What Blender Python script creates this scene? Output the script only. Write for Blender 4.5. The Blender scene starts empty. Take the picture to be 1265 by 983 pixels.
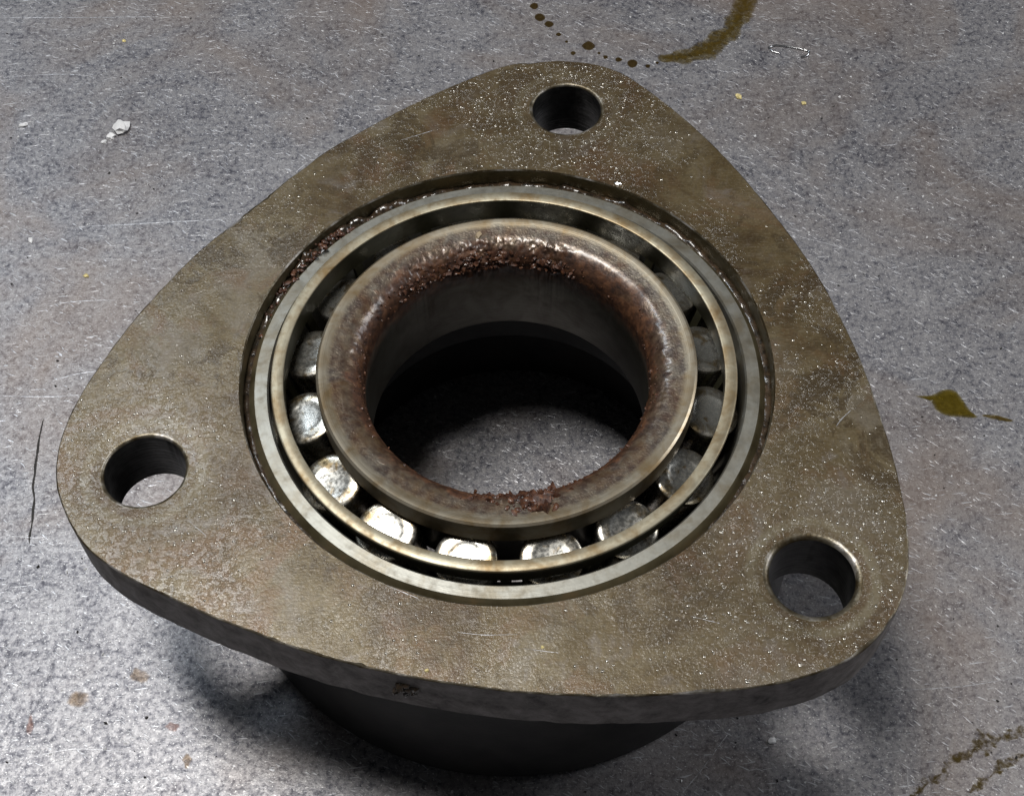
import bpy, bmesh, math, random
from mathutils import Vector, Matrix, noise
from mathutils.geometry import delaunay_2d_cdt

random.seed(7)
S = bpy.context.scene
COL = S.collection

# ------------------------------------------------------------------ camera
TOP = 0.050                       # height of the flange's top face above the bench
PW, PH = 1265, 983                # photograph size, used to turn pixels into directions
F_PX, DIST, PITCH, ROLL, TX, TY = 1790.1, 0.24152, 55.291, -1.5586, 0.00079, -0.00685
_e = math.radians(PITCH)
BACK = Vector((0, -math.cos(_e), math.sin(_e)))
_r0 = Vector((1, 0, 0)); _u0 = BACK.cross(_r0)
_r = math.radians(ROLL)
RIGHT = math.cos(_r) * _r0 + math.sin(_r) * _u0
UP = -math.sin(_r) * _r0 + math.cos(_r) * _u0
EYE = Vector((TX, TY, TOP)) + DIST * BACK
cd = bpy.data.cameras.new('camera')
cam = bpy.data.objects.new('camera', cd); COL.objects.link(cam)
cd.sensor_width = 36.0; cd.lens = F_PX / PW * 36.0
cd.clip_start = 0.01; cd.clip_end = 50.0
cam.matrix_world = Matrix(((RIGHT.x, UP.x, BACK.x, EYE.x), (RIGHT.y, UP.y, BACK.y, EYE.y),
                           (RIGHT.z, UP.z, BACK.z, EYE.z), (0, 0, 0, 1)))
S.camera = cam

# ------------------------------------------------------------------ world and workshop lamps
w = bpy.data.worlds.new('World'); S.world = w; w.use_nodes = True
bg = w.node_tree.nodes['Background']
bg.inputs['Color'].default_value = (0.92, 0.96, 1.0, 1); bg.inputs['Strength'].default_value = 0.036

def tube_lamp(name, direction, dist, along, length, width, power, color):
    l = bpy.data.lights.new(name, 'AREA'); l.shape = 'RECTANGLE'
    l.size = length; l.size_y = width; l.energy = power; l.color = color
    o = bpy.data.objects.new(name, l); COL.objects.link(o)
    d = Vector(direction).normalized()
    z = d                                   # lamp shines along its -Z
    x = Vector(along); x = (x - x.dot(z) * z).normalized(); y = z.cross(x)
    p = d * dist
    o.matrix_world = Matrix(((x.x, y.x, z.x, p.x), (x.y, y.y, z.y, p.y), (x.z, y.z, z.z, p.z), (0, 0, 0, 1)))
    return o
tube_lamp('ceiling_lamp', (-0.20, 0.125, 1.0), 1.6, (-1, 1, 0), 0.55, 0.26, 17, (1.0, 0.975, 0.93))
tube_lamp('ceiling_lamp_far', (-0.50, 0.62, 1.0), 2.2, (-1, 1, 0), 0.8, 0.14, 6.5, (0.80, 0.90, 1.0))
tube_lamp('window_side_lamp', (1.4, 0.35, 1.0), 2.5, (0, 1, 0), 0.8, 0.8, 16, (0.95, 0.97, 1.0))

S.view_settings.view_transform = 'Standard'; S.view_settings.look = 'None'
S.view_settings.exposure = 0.0; S.view_settings.gamma = 1.0
S.view_settings.use_curve_mapping = False

# ------------------------------------------------------------------ helpers
def ray(px, py):
    return (px - PW / 2) / F_PX * RIGHT - (py - PH / 2) / F_PX * UP - BACK
def at(px, py, z=0.0):
    d = ray(px, py); return EYE + d * ((z - EYE.z) / d.z)

def tag(o, label=None, cat=None, group=None, kind=None):
    if label: o['label'] = label
    if cat: o['category'] = cat
    if group: o['group'] = group
    if kind: o['kind'] = kind
    return o

def empty(name, loc=(0, 0, 0)):
    o = bpy.data.objects.new(name, None); COL.objects.link(o); o.location = loc
    o.empty_display_size = 0.01
    return o

def mesh_obj(name, verts, faces, mats, parent=None, loc=(0, 0, 0), mi=None, smooth=40, recalc=False):
    me = bpy.data.meshes.new(name)
    me.from_pydata([tuple(v) for v in verts], [], faces)
    for m in (mats if isinstance(mats, (list, tuple)) else [mats]): me.materials.append(m)
    if mi: me.polygons.foreach_set('material_index', mi)
    if recalc:
        bm = bmesh.new(); bm.from_mesh(me); bmesh.ops.recalc_face_normals(bm, faces=bm.faces); bm.to_mesh(me); bm.free()
    me.update()
    if smooth:
        me.polygons.foreach_set('use_smooth', [True] * len(me.polygons))
        if smooth < 180: me.set_sharp_from_angle(angle=math.radians(smooth))
    o = bpy.data.objects.new(name, me); COL.objects.link(o)
    o.location = loc
    if parent: o.parent = parent
    return o

def lathe_data(prof, segs, disp=None, closed=True):
    """prof: list of (r, z) in metres, traversed so that normals come out right after recalc."""
    V, Fc = [], []
    n = len(prof)
    for i in range(segs):
        a = 2 * math.pi * i / segs; ca, sa = math.cos(a), math.sin(a)
        for j, (r, z) in enumerate(prof):
            if disp:
                dr, dz = disp(a, j, r, z); r2, z2 = r + dr, z + dz
            else: r2, z2 = r, z
            V.append((r2 * ca, r2 * sa, z2))
    m = n if closed else n - 1
    for i in range(segs):
        k = (i + 1) % segs
        for j in range(m):
            l = (j + 1) % n
            Fc.append((i * n + j, k * n + j, k * n + l, i * n + l))
    return V, Fc

def subdiv_prof(prof, maxlen):
    out = []
    n = len(prof)
    for i in range(n):
        a = prof[i]; b = prof[(i + 1) % n]
        L = math.hypot(b[0] - a[0], b[1] - a[1]); k = max(1, int(L / maxlen))
        for s in range(k): out.append((a[0] + (b[0] - a[0]) * s / k, a[1] + (b[1] - a[1]) * s / k))
    return out

def nz(x, y, z, s): return noise.noise(Vector((x * s, y * s, z * s)))
def fbm(x, y, z, s, o=4): return noise.fractal(Vector((x * s, y * s, z * s)), 1.0, 2.0, o)

# ------------------------------------------------------------------ node helper
class NT:
    def __init__(s, name):
        s.m = bpy.data.materials.new(name); s.m.use_nodes = True
        s.t = s.m.node_tree; s.t.nodes.clear()
        s.out = s.t.nodes.new('ShaderNodeOutputMaterial')
        s.tc = s.t.nodes.new('ShaderNodeTexCoord')
        s.geo = s.t.nodes.new('ShaderNodeNewGeometry')
        s.co = s.tc.outputs['Object']
    def put(s, sock, v):
        if v is None: return
        if isinstance(v, bpy.types.NodeSocket): s.t.links.new(v, sock)
        elif isinstance(v, (tuple, list)) and len(v) == 3 and sock.type == 'RGBA': sock.default_value = (*v, 1)
        else: sock.default_value = v
    def noise(s, scale, detail=3, rough=0.55, dist=0.0, co=None, out='Fac'):
        n = s.t.nodes.new('ShaderNodeTexNoise')
        s.put(n.inputs['Vector'], co or s.co)
        n.inputs['Scale'].default_value = scale; n.inputs['Detail'].default_value = detail
        n.inputs['Roughness'].default_value = rough; n.inputs['Distortion'].default_value = dist
        return n.outputs[out]
    def voronoi(s, scale, feature='F1', co=None, out='Distance', rnd=1.0):
        n = s.t.nodes.new('ShaderNodeTexVoronoi'); n.feature = feature
        s.put(n.inputs['Vector'], co or s.co); n.inputs['Scale'].default_value = scale
        n.inputs['Randomness'].default_value = rnd
        return n.outputs[out]
    def mapping(s, scale=(1, 1, 1), rot=(0, 0, 0), loc=(0, 0, 0), co=None):
        n = s.t.nodes.new('ShaderNodeMapping'); s.put(n.inputs['Vector'], co or s.co)
        n.inputs['Scale'].default_value = scale; n.inputs['Rotation'].default_value = rot
        n.inputs['Location'].default_value = loc
        return n.outputs[0]
    def ramp(s, f, stops, interp='LINEAR'):
        n = s.t.nodes.new('ShaderNodeValToRGB'); s.put(n.inputs[0], f)
        cr = n.color_ramp; cr.interpolation = interp
        while len(cr.elements) < len(stops): cr.elements.new(0.5)
        for e, (p, c) in zip(cr.elements, stops):
            e.position = p
            e.color = (c, c, c, 1) if isinstance(c, (int, float)) else (*c, 1)
        return n.outputs[0]
    def remap(s, f, a, b, c=0.0, d=1.0):
        n = s.t.nodes.new('ShaderNodeMapRange'); n.clamp = True
        s.put(n.inputs[0], f)
        for i, v in enumerate((a, b, c, d)): n.inputs[i + 1].default_value = v
        return n.outputs[0]
    def mix(s, f, a, b, mode='MIX'):
        n = s.t.nodes.new('ShaderNodeMix'); n.data_type = 'RGBA'; n.blend_type = mode
        s.put(n.inputs[0], f); s.put(n.inputs[6], a); s.put(n.inputs[7], b)
        return n.outputs[2]
    def math(s, op, a, b=None, clamp=False):
        n = s.t.nodes.new('ShaderNodeMath'); n.operation = op; n.use_clamp = clamp
        s.put(n.inputs[0], a); s.put(n.inputs[1], b)
        return n.outputs[0]
    def sep(s, v=None):
        n = s.t.nodes.new('ShaderNodeSeparateXYZ'); s.put(n.inputs[0], v or s.co); return n.outputs
    def dist_to(s, p):
        n = s.t.nodes.new('ShaderNodeVectorMath'); n.operation = 'DISTANCE'
        s.put(n.inputs[0], s.co); n.inputs[1].default_value = p
        return n.outputs['Value']
    def bump(s, h, strength, distance, normal=None):
        n = s.t.nodes.new('ShaderNodeBump'); n.inputs['Strength'].default_value = strength
        n.inputs['Distance'].default_value = distance
        s.put(n.inputs['Height'], h)
        if normal: s.put(n.inputs['Normal'], normal)
        return n.outputs[0]
    def bsdf(s, **k):
        n = s.t.nodes.new('ShaderNodeBsdfPrincipled')
        for a, v in k.items(): s.put(n.inputs[a.replace('_', ' ')], v)
        return n.outputs[0]
    def done(s, sh):
        s.t.links.new(sh, s.out.inputs['Surface']); return s.m

def simple(name, color, rough=0.5, metal=0.0, coat=0.0, bump=0.0, scale=3000, var=0.25):
    t = NT(name)
    n = t.noise(scale, 3)
    c = t.mix(n, tuple(x * (1 - var) for x in color), tuple(min(1, x * (1 + var)) for x in color))
    return t.done(t.bsdf(Base_Color=c, Roughness=rough, Metallic=metal, Coat_Weight=coat,
                         Normal=t.bump(n, bump, 0.0001) if bump else None))

# ------------------------------------------------------------------ materials
def mat_bench():
    t = NT('galvanised_bench')
    fine = t.noise(2000, 4, 0.65)
    grit = t.noise(2600, 2, 0.5)
    blot = t.noise(820, 4, 0.62, 0.2)
    clus = t.noise(130, 4, 0.62, 0.3)
    big = t.noise(13, 3, 0.55)
    warm = t.noise(20, 4, 0.62, 0.8)
    bl = t.math('ADD', blot, t.math('MULTIPLY', t.math('SUBTRACT', clus, 0.5), 0.42))
    bl = t.math('ADD', bl, t.math('MULTIPLY', t.math('SUBTRACT', big, 0.5), 0.15))
    base = t.ramp(bl, [(0.30, (0.075, 0.074, 0.092)), (0.40, (0.180, 0.178, 0.200)), (0.50, (0.285, 0.278, 0.294)), (0.74, (0.42, 0.41, 0.42))])
    base = t.mix(t.remap(fine, 0.34, 0.48, 0.65, 0.0), base, (0.06, 0.06, 0.075))
    base = t.mix(t.remap(grit, 0.62, 0.72, 0.0, 0.9), base, (0.80, 0.80, 0.80))
    base = t.mix(t.remap(warm, 0.46, 0.68, 0, 0.50), base, (0.30, 0.225, 0.175))
    h = None
    for k, (rot, sx, sy) in enumerate(((0.45, 330, 1900), (0.75, 360, 2000), (-0.1, 260, 2100))):
        st = t.noise(1.0, 2, 0.5, 0.3, co=t.mapping(scale=(sx, sy, 400), co=t.mapping(rot=(0, 0, rot), loc=(k * .37, 0, 0))))
        st = t.remap(st, 0.66, 0.72)
        h = st if h is None else t.math('MAXIMUM', h, st)
    base = t.mix(t.math('MULTIPLY', h, 0.75), base, (0.72, 0.73, 0.77))
    height = t.math('ADD', t.math('MULTIPLY', fine, 0.6), t.math('MULTIPLY', blot, 0.25))
    height = t.math('ADD', height, t.math('MULTIPLY', h, 0.35))
    nb = t.bump(height, 0.5, 0.00016)
    rough = t.math('ADD', t.remap(blot, 0.3, 0.7, 0.46, 0.36), t.remap(big, 0.3, 0.7, -0.05, 0.05))
    rough = t.math('SUBTRACT', rough, t.math('MULTIPLY', h, 0.08))
    return t.done(t.bsdf(Base_Color=base, Metallic=0.45, Roughness=rough, Normal=nb))

HOLE_R, HOLE_PCD, PHI = 0.0067, 0.0620, -12.0
HOLES = [(HOLE_PCD * math.cos(math.radians(a + PHI)), HOLE_PCD * math.sin(math.radians(a + PHI))) for a in (210, 90, 330)]

def mat_plate():
    t = NT('oily_machined_steel')
    big = t.noise(42, 5, 0.62, 0.7)
    big2 = t.noise(85, 4, 0.6, 0.4)
    red = t.noise(70, 4, 0.65, 0.8)
    fine = t.noise(2300, 3, 0.65)
    mid = t.noise(700, 4, 0.65)
    grain = t.noise(1.0, 3, 0.6, co=t.mapping(scale=(500, 3200, 800), rot=(0, 0, 0.05)))
    base = t.ramp(big, [(0.38, (0.064, 0.037, 0.012)), (0.46, (0.118, 0.082, 0.034)), (0.54, (0.155, 0.118, 0.060)), (0.64, (0.188, 0.160, 0.120))])
    base = t.mix(t.remap(big2, 0.50, 0.64, 0, 0.75), base, (0.085, 0.056, 0.018))
    base = t.mix(t.remap(red, 0.52, 0.64, 0, 0.55), base, (0.135, 0.066, 0.026))
    st1 = t.noise(120, 6, 0.68, 0.9); st2 = t.noise(26, 4, 0.6, 1.2)
    base = t.mix(t.math('MULTIPLY', t.remap(st1, 0.49, 0.56), t.remap(st2, 0.42, 0.54, 0.0, 0.85)), base, (0.058, 0.036, 0.012))
    base = t.mix(t.math('MULTIPLY', t.remap(st1, 0.36, 0.46, 1, 0), t.remap(st2, 0.42, 0.56, 0.6, 0.0)), base, (0.20, 0.172, 0.15))
    base = t.mix(t.remap(mid, 0.30, 0.50, 0.40, 0), base, (0.045, 0.034, 0.018))
    base = t.mix(t.remap(fine, 0.30, 0.50, 0.35, 0), base, (0.05, 0.04, 0.024))
    base = t.mix(t.remap(fine, 0.56, 0.76, 0, 0.45), base, (0.30, 0.26, 0.185))
    base = t.mix(t.remap(grain, 0.52, 0.75, 0, 0.35), base, (0.26, 0.225, 0.16))
    near = None
    for x, y in HOLES:
        d = t.remap(t.dist_to((x, y, 0)), 0.006, 0.027, 1, 0)
        near = d if near is None else t.math('MAXIMUM', near, d)
    pit_zone = t.math('ADD', t.remap(t.noise(60, 3, 0.5), 0.45, 0.66, 0.10, 0.85), t.math('MULTIPLY', near, 0.6), clamp=True)
    drops = t.remap(t.noise(1000, 2, 0.5), 0.52, 0.66)
    pits = t.remap(t.noise(640, 3, 0.6), 0.55, 0.68)
    rel = t.math('MULTIPLY', t.math('ADD', drops, t.math('MULTIPLY', pits, 0.8)), pit_zone)
    base = t.mix(t.math('MULTIPLY', near, t.remap(big2, .3, .6, .65, .2)), base, (0.085, 0.052, 0.02))
    for k, (x, y) in enumerate(HOLES):           # rings pressed in by washers
        d = t.math('ADD', t.dist_to((x, y, 0)), t.math('MULTIPLY', t.math('SUBTRACT', big2, .5), .0012))
        rg = t.math('MULTIPLY', t.remap(d, .0084, .0090), t.remap(d, .0100, .0106, 1, 0))
        base = t.mix(t.math('MULTIPLY', rg, t.remap(red, .4, .6, .1, (.35, .3, .6)[k])), base, (0.22, 0.19, 0.12))
    h = t.math('ADD', t.math('MULTIPLY', fine, 0.3), t.math('MULTIPLY', grain, 0.25))
    nb = t.bump(t.math('ADD', h, t.math('MULTIPLY', mid, 0.15)), 0.4, 0.00014)
    nb2 = t.bump(t.math('ADD', rel, t.math('MULTIPLY', fine, 0.3)), 0.8, 0.00030)
    rough = t.math('SUBTRACT', t.remap(big, 0.3, 0.7, 0.38, 0.48), t.math('MULTIPLY', rel, 0.08))
    return t.done(t.bsdf(Base_Color=base, Metallic=0.4, Roughness=rough, Normal=nb,
                         Coat_Weight=t.remap(pit_zone, 0, 1, 0.15, 1.0), Coat_Roughness=0.2, Coat_Normal=nb2, Coat_IOR=1.7))

def mat_side():
    t = NT('grey_flange_edge')
    n = t.noise(260, 4, 0.65, 0.3); f = t.noise(1800, 3, 0.6)
    c = t.ramp(n, [(0.34, (0.05, 0.044, 0.043)), (0.50, (0.155, 0.142, 0.138)), (0.66, (0.25, 0.235, 0.23))])  # mottled neutral grey, set apart from the brown top face
    c = t.mix(t.remap(f, 0.4, 0.7, 0, 0.4), c, (0.20, 0.18, 0.17))
    return t.done(t.bsdf(Base_Color=c, Metallic=0.35, Roughness=0.55, Normal=t.bump(t.math('ADD', n, t.math('MULTIPLY', f, 0.4)), 0.5, 0.0004)))

def mat_edge():
    t = NT('worn_bright_edge')
    n = t.noise(170, 4, 0.65); f = t.noise(2200, 3)
    c = t.ramp(n, [(0.42, (0.075, 0.055, 0.028)), (0.54, (0.20, 0.175, 0.13)), (0.66, (0.52, 0.49, 0.46))])
    return t.done(t.bsdf(Base_Color=c, Metallic=0.7, Roughness=0.40, Normal=t.bump(f, 0.6, 0.0001)))

def mat_bore():
    t = NT('dark_oiled_bore')
    n = t.noise(200, 3, 0.6)
    lines = t.noise(1.0, 2, 0.5, co=t.mapping(scale=(120, 120, 3500)))
    c = t.ramp(n, [(0.3, (0.08, 0.063, 0.032)), (0.55, (0.16, 0.135, 0.08)), (0.75, (0.22, 0.16, 0.085))])
    return t.done(t.bsdf(Base_Color=c, Metallic=0.5, Roughness=0.38, Normal=t.bump(lines, 0.4, 0.00008)))

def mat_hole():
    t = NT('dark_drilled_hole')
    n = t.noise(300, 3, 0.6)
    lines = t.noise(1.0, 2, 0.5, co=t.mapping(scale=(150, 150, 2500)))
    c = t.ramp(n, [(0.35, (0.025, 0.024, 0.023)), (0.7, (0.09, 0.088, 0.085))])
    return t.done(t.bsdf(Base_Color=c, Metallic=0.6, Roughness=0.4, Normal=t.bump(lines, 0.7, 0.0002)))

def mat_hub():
    t = NT('shade_toned_hub_steel')
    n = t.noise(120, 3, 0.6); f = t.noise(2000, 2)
    c = t.ramp(n, [(0.3, (0.014, 0.014, 0.015)), (0.7, (0.036, 0.035, 0.034))])  # shadow under the flange is deepened by this near-black colour
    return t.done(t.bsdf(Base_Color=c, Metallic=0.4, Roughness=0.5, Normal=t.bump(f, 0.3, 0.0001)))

def mat_ring(name, light, stain, amount, rough=0.27, lines_scale=2200, metal=0.9):
    t = NT(name)
    n = t.noise(150, 4, 0.65, 0.5); n2 = t.noise(420, 3, 0.6)
    xyz = t.sep()
    rad = t.math('SQRT', t.math('ADD', t.math('POWER', xyz[0], 2.0), t.math('POWER', xyz[1], 2.0)))
    cb = t.t.nodes.new('ShaderNodeCombineXYZ'); t.put(cb.inputs[0], t.math('MULTIPLY', rad, lines_scale)); t.put(cb.inputs[2], t.math('MULTIPLY', xyz[2], lines_scale))
    turn = t.noise(1.0, 3, 0.6, co=cb.outputs[0])
    c = t.mix(t.remap(n, 0.42, 0.68, 0, amount), light, stain)
    c = t.mix(t.remap(n2, 0.52, 0.75, 0, amount * 0.8), c, tuple(x * 0.6 for x in stain))
    c = t.mix(t.remap(turn, 0.45, 0.8, 0, 0.25), c, tuple(x * 0.5 for x in light))
    nb = t.bump(t.math('ADD', turn, t.math('MULTIPLY', t.noise(1800, 2), 0.5)), 0.35, 0.00006)
    return t.done(t.bsdf(Base_Color=c, Metallic=metal, Roughness=t.remap(n2, 0.3, 0.7, rough, rough + 0.13), Normal=nb))

def mat_inner():
    """inner race: bare turned face, rust and grease from the rounded bore edge inwards"""
    t = NT('rusty_inner_race_steel')
    xyz = t.sep()
    rad = t.math('SQRT', t.math('ADD', t.math('POWER', xyz[0], 2.0), t.math('POWER', xyz[1], 2.0)))
    n = t.noise(170, 4, 0.65, 0.5); n2 = t.noise(700, 3, 0.6); n3 = t.noise(60, 2)
    cb = t.t.nodes.new('ShaderNodeCombineXYZ'); t.put(cb.inputs[0], t.math('MULTIPLY', rad, 1900)); t.put(cb.inputs[2], t.math('MULTIPLY', xyz[2], 1900))
    turn = t.noise(1.0, 3, 0.6, co=cb.outputs[0])
    steel = t.mix(t.remap(n, 0.38, 0.66, 0, 0.85), (0.47, 0.42, 0.33), (0.27, 0.18, 0.08))
    steel = t.mix(t.remap(turn, 0.45, 0.8, 0, 0.35), steel, (0.16, 0.13, 0.09))
    rust = t.ramp(n2, [(0.3, (0.028, 0.013, 0.008)), (0.5, (0.085, 0.034, 0.016)), (0.72, (0.18, 0.075, 0.032))])
    edge = t.math('ADD', rad, t.math('MULTIPLY', t.math('SUBTRACT', n, 0.5), 0.010))
    edge = t.math('ADD', edge, t.math('MULTIPLY', t.math('SUBTRACT', n3, 0.5), 0.004))
    on_edge = t.remap(edge, 0.0258, 0.0274, 1, 0)          # rounded lip and inwards
    deep = t.remap(t.math('ADD', xyz[2], t.math('MULTIPLY', t.math('SUBTRACT', n, 0.5), 0.004)), -0.0075, -0.0045, 0, 1)
    rmask = t.math('MULTIPLY', on_edge, deep)
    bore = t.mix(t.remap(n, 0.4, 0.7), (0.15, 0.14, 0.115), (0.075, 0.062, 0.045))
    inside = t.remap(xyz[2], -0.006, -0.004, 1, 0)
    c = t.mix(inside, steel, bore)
    lip = t.math('MULTIPLY', t.remap(t.math('ADD', rad, t.math('MULTIPLY', t.math('SUBTRACT', n, 0.5), 0.0016)), 0.0296, 0.0305, 1, 0), t.math('SUBTRACT', 1.0, inside))
    c = t.mix(t.math('MULTIPLY', lip, t.remap(n2, 0.35, 0.65, 0.95, 0.6)), c, t.mix(t.remap(n, .4, .65), (0.062, 0.045, 0.040), (0.085, 0.038, 0.020)))
    c = t.mix(t.math('MULTIPLY', rmask, 0.93), c, rust)
    h = t.math('ADD', t.math('MULTIPLY', turn, 0.15), t.math('MULTIPLY', t.math('MULTIPLY', n2, 1.0), t.math('ADD', t.math('MULTIPLY', lip, 0.03), t.math('MULTIPLY', rmask, 0.6))))
    nb = t.bump(t.math('ADD', h, t.math('MULTIPLY', t.math('MULTIPLY', t.noise(2400, 3), 0.35), lip)), 0.7, 0.00028)
    met = t.math('MULTIPLY', t.math('SUBTRACT', 1.0, t.math('MAXIMUM', t.math('MULTIPLY', rmask, 0.9), t.math('MULTIPLY', lip, 0.45))), 0.8)
    rough = t.math('ADD', 0.34, t.math('MULTIPLY', rmask, 0.2))
    return t.done(t.bsdf(Base_Color=c, Metallic=met, Roughness=rough, Normal=nb, Coat_Weight=t.math('MULTIPLY', t.math('MULTIPLY', lip, 0.9), t.math('SUBTRACT', 1.0, t.math('MULTIPLY', rmask, .45))), Coat_Roughness=0.2))

def mat_rust():
    t = NT('oily_rust_crust')
    n = t.noise(900, 3, 0.6)
    c = t.ramp(n, [(0.3, (0.028, 0.012, 0.008)), (0.5, (0.09, 0.034, 0.017)), (0.72, (0.20, 0.085, 0.038))])
    return t.done(t.bsdf(Base_Color=c, Roughness=0.55, Coat_Weight=0.45, Coat_Roughness=0.15, Normal=t.bump(n, 0.8, 0.0003)))

def mat_grease():
    t = NT('black_brown_grease')
    n = t.noise(800, 3, 0.6)
    c = t.ramp(n, [(0.35, (0.018, 0.014, 0.010)), (0.65, (0.085, 0.055, 0.033))])
    return t.done(t.bsdf(Base_Color=c, Roughness=0.25, Coat_Weight=0.8, Coat_Roughness=0.08, Normal=t.bump(n, 0.7, 0.0003)))

def mat_roller():
    t = NT('oiled_roller_steel')
    oi = t.t.nodes.new('ShaderNodeObjectInfo')
    off = t.t.nodes.new('ShaderNodeVectorMath'); off.operation = 'ADD'
    t.put(off.inputs[0], t.co); cx = t.t.nodes.new('ShaderNodeCombineXYZ'); t.put(cx.inputs[0], t.math('MULTIPLY', oi.outputs['Random'], 3.0)); t.put(off.inputs[1], cx.outputs[0])
    n = t.noise(330, 4, 0.65, 0.6, co=off.outputs[0]); f = t.noise(1500, 3, co=off.outputs[0])
    c = t.mix(t.remap(n, 0.56, 0.66, 0, 0.8), (0.60, 0.59, 0.55), (0.30, 0.20, 0.075))
    c = t.mix(t.remap(f, 0.60, 0.74, 0, 0.45), c, (0.18, 0.14, 0.09))
    xyz = t.sep(); rad = t.math('SQRT', t.math('ADD', t.math('POWER', xyz[0], 2.0), t.math('POWER', xyz[1], 2.0)))
    ann = t.math('MULTIPLY', t.remap(rad, 0.0028, 0.0032, 0, 1), t.remap(n, 0.42, 0.6, 0.15, 0.75))
    c = t.mix(ann, c, (0.24, 0.18, 0.095))
    return t.done(t.bsdf(Base_Color=c, Metallic=0.92, Roughness=t.remap(f, 0.3, 0.7, 0.16, 0.34), Normal=t.bump(t.math('ADD', n, t.math('MULTIPLY', f, 0.3)), 0.09, 0.0002)))

def mat_film(name, tint, body, dens=(0.3, 0.6), rough=0.22, scale=420, soft=0.9, metal=0.0, lo=0.12, hi=0.55):
    """thin film or mark that thins out raggedly towards its rim (film attribute: 0 rim, 1 middle)"""
    t = NT(name)
    n = t.noise(scale, 4, 0.65, 0.4)
    at_ = t.t.nodes.new('ShaderNodeAttribute'); at_.attribute_name = 'film'
    cover = t.remap(t.math('ADD', at_.outputs['Fac'], t.math('MULTIPLY', t.math('SUBTRACT', n, 0.55), soft * 2.2)), lo, hi)
    tr = t.t.nodes.new('ShaderNodeBsdfTransparent'); t.put(tr.inputs[0], t.mix(cover, (1, 1, 1), tint))
    df = t.bsdf(Base_Color=t.mix(n, tuple(x * .6 for x in body), tuple(min(1, x * 1.4) for x in body)), Roughness=rough, Metallic=metal, Normal=t.bump(n, 0.3, 0.0002))
    mx = t.t.nodes.new('ShaderNodeMixShader')
    t.put(mx.inputs[0], t.math('MULTIPLY', cover, t.remap(n, 0.3, 0.7, *dens))); t.t.links.new(tr.outputs[0], mx.inputs[1]); t.t.links.new(df, mx.inputs[2])
    return t.done(mx.outputs[0])

M = dict(bench=mat_bench(), plate=mat_plate(), side=mat_side(), edge=mat_edge(), bore=mat_bore(), hole=mat_hole(), hub=mat_hub(),
         cup=mat_ring('ground_outer_race_steel', (0.34, 0.335, 0.30), (0.17, 0.13, 0.07), 0.65, 0.36, metal=.75),
         cage=mat_ring('stained_cage_steel', (0.46, 0.42, 0.315), (0.24, 0.15, 0.055), 0.85, 0.36, metal=.65),
         cage_in=mat_ring('dark_cage_wall', (0.035, 0.034, 0.017), (0.02, 0.016, 0.008), 0.8, 0.5, metal=.2),  # cage walls and bars, far darker than the upper ring's face
         inner=mat_inner(), rust=mat_rust(), grease=mat_grease(), roller=mat_roller(),
         oil=mat_film('brown_oil', (0.50, 0.40, 0.12), (0.105, 0.068, 0.014), (.12, .6), soft=.6, rough=.3, scale=700, lo=.05, hi=1.1),
         oil_drop=mat_film('olive_oil_drop', (0.55, 0.46, 0.10), (0.13, 0.095, 0.014), (.25, .6), soft=.25, rough=.2, lo=.0, hi=.8),
         oil_spot=mat_film('oil_spot_film', (0.4, 0.3, 0.15), (0.06, 0.04, 0.014), (.4, .8), soft=.3, scale=900, lo=.0, hi=.8),
         oil_dark=mat_film('dark_oil', (0.42, 0.34, 0.18), (0.09, 0.065, 0.02), (.2, .7), soft=1.6, scale=700, lo=.35, hi=1.3),
         tan_film=mat_film('tan_stain', (0.8, 0.65, 0.5), (0.34, 0.25, 0.16), (.15, .6), .6, soft=.8, lo=.3, hi=1.6),
         red_film=mat_film('red_stain', (0.7, 0.5, 0.45), (0.30, 0.15, 0.11), (.15, .6), .6, soft=.8, lo=.3, hi=1.6),
         droplet=simple('oily_metal_dust', (0.5, 0.47, 0.42), 0.22, 0.9, var=.4, scale=1500),
         white=simple('white_chip', (0.85, 0.85, 0.88), 0.35, 0.0, bump=0.4),
         yellow=simple('brass_fleck', (0.72, 0.60, 0.27), 0.45, 0.2),
         tan=simple('tan_flake', (0.40, 0.31, 0.20), 0.6, 0.0, bump=0.4),
         red=simple('rust_flake', (0.30, 0.16, 0.11), 0.6, 0.0, bump=0.4),
         steelbit=simple('bright_swarf', (0.75, 0.76, 0.78), 0.2, 1.0),
         scratch=mat_film('bright_scratch', (1, 1, 1), (0.62, 0.62, 0.65), (.5, .95), 0.4, 900, 1.1, .6),
         groove=mat_film('dirty_groove', (0.5, 0.48, 0.45), (0.035, 0.033, 0.032), (.5, 1), 0.7, 500, .9),
         dark=simple('black_grit', (0.03, 0.028, 0.028), 0.5),
         hair=simple('pale_fibre', (0.75, 0.75, 0.76), 0.5),
         )

# ------------------------------------------------------------------ the bench
bv, bf = [], []
X0, X1, Y0, Y1, TH = -0.45, 0.45, -0.35, 0.50, 0.012
for z in (0, -TH):
    for x, y in ((X0, Y0), (X1, Y0), (X1, Y1), (X0, Y1)): bv.append((x, y, z))
bf = [(0, 1, 2, 3), (7, 6, 5, 4)] + [(i, i + 4, (i + 1) % 4 + 4, (i + 1) % 4) for i in range(4)]
bench = mesh_obj('bench_top', bv, bf, M['bench'], smooth=0, recalc=True)
tag(bench, 'scuffed grey zinc-coated steel bench top', kind='structure')

# ------------------------------------------------------------------ flange housing
housing = empty('flange_housing', (0, 0, 0))
tag(housing, 'brown oily three-lobed steel flange housing with three bolt holes', 'flange')

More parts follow.
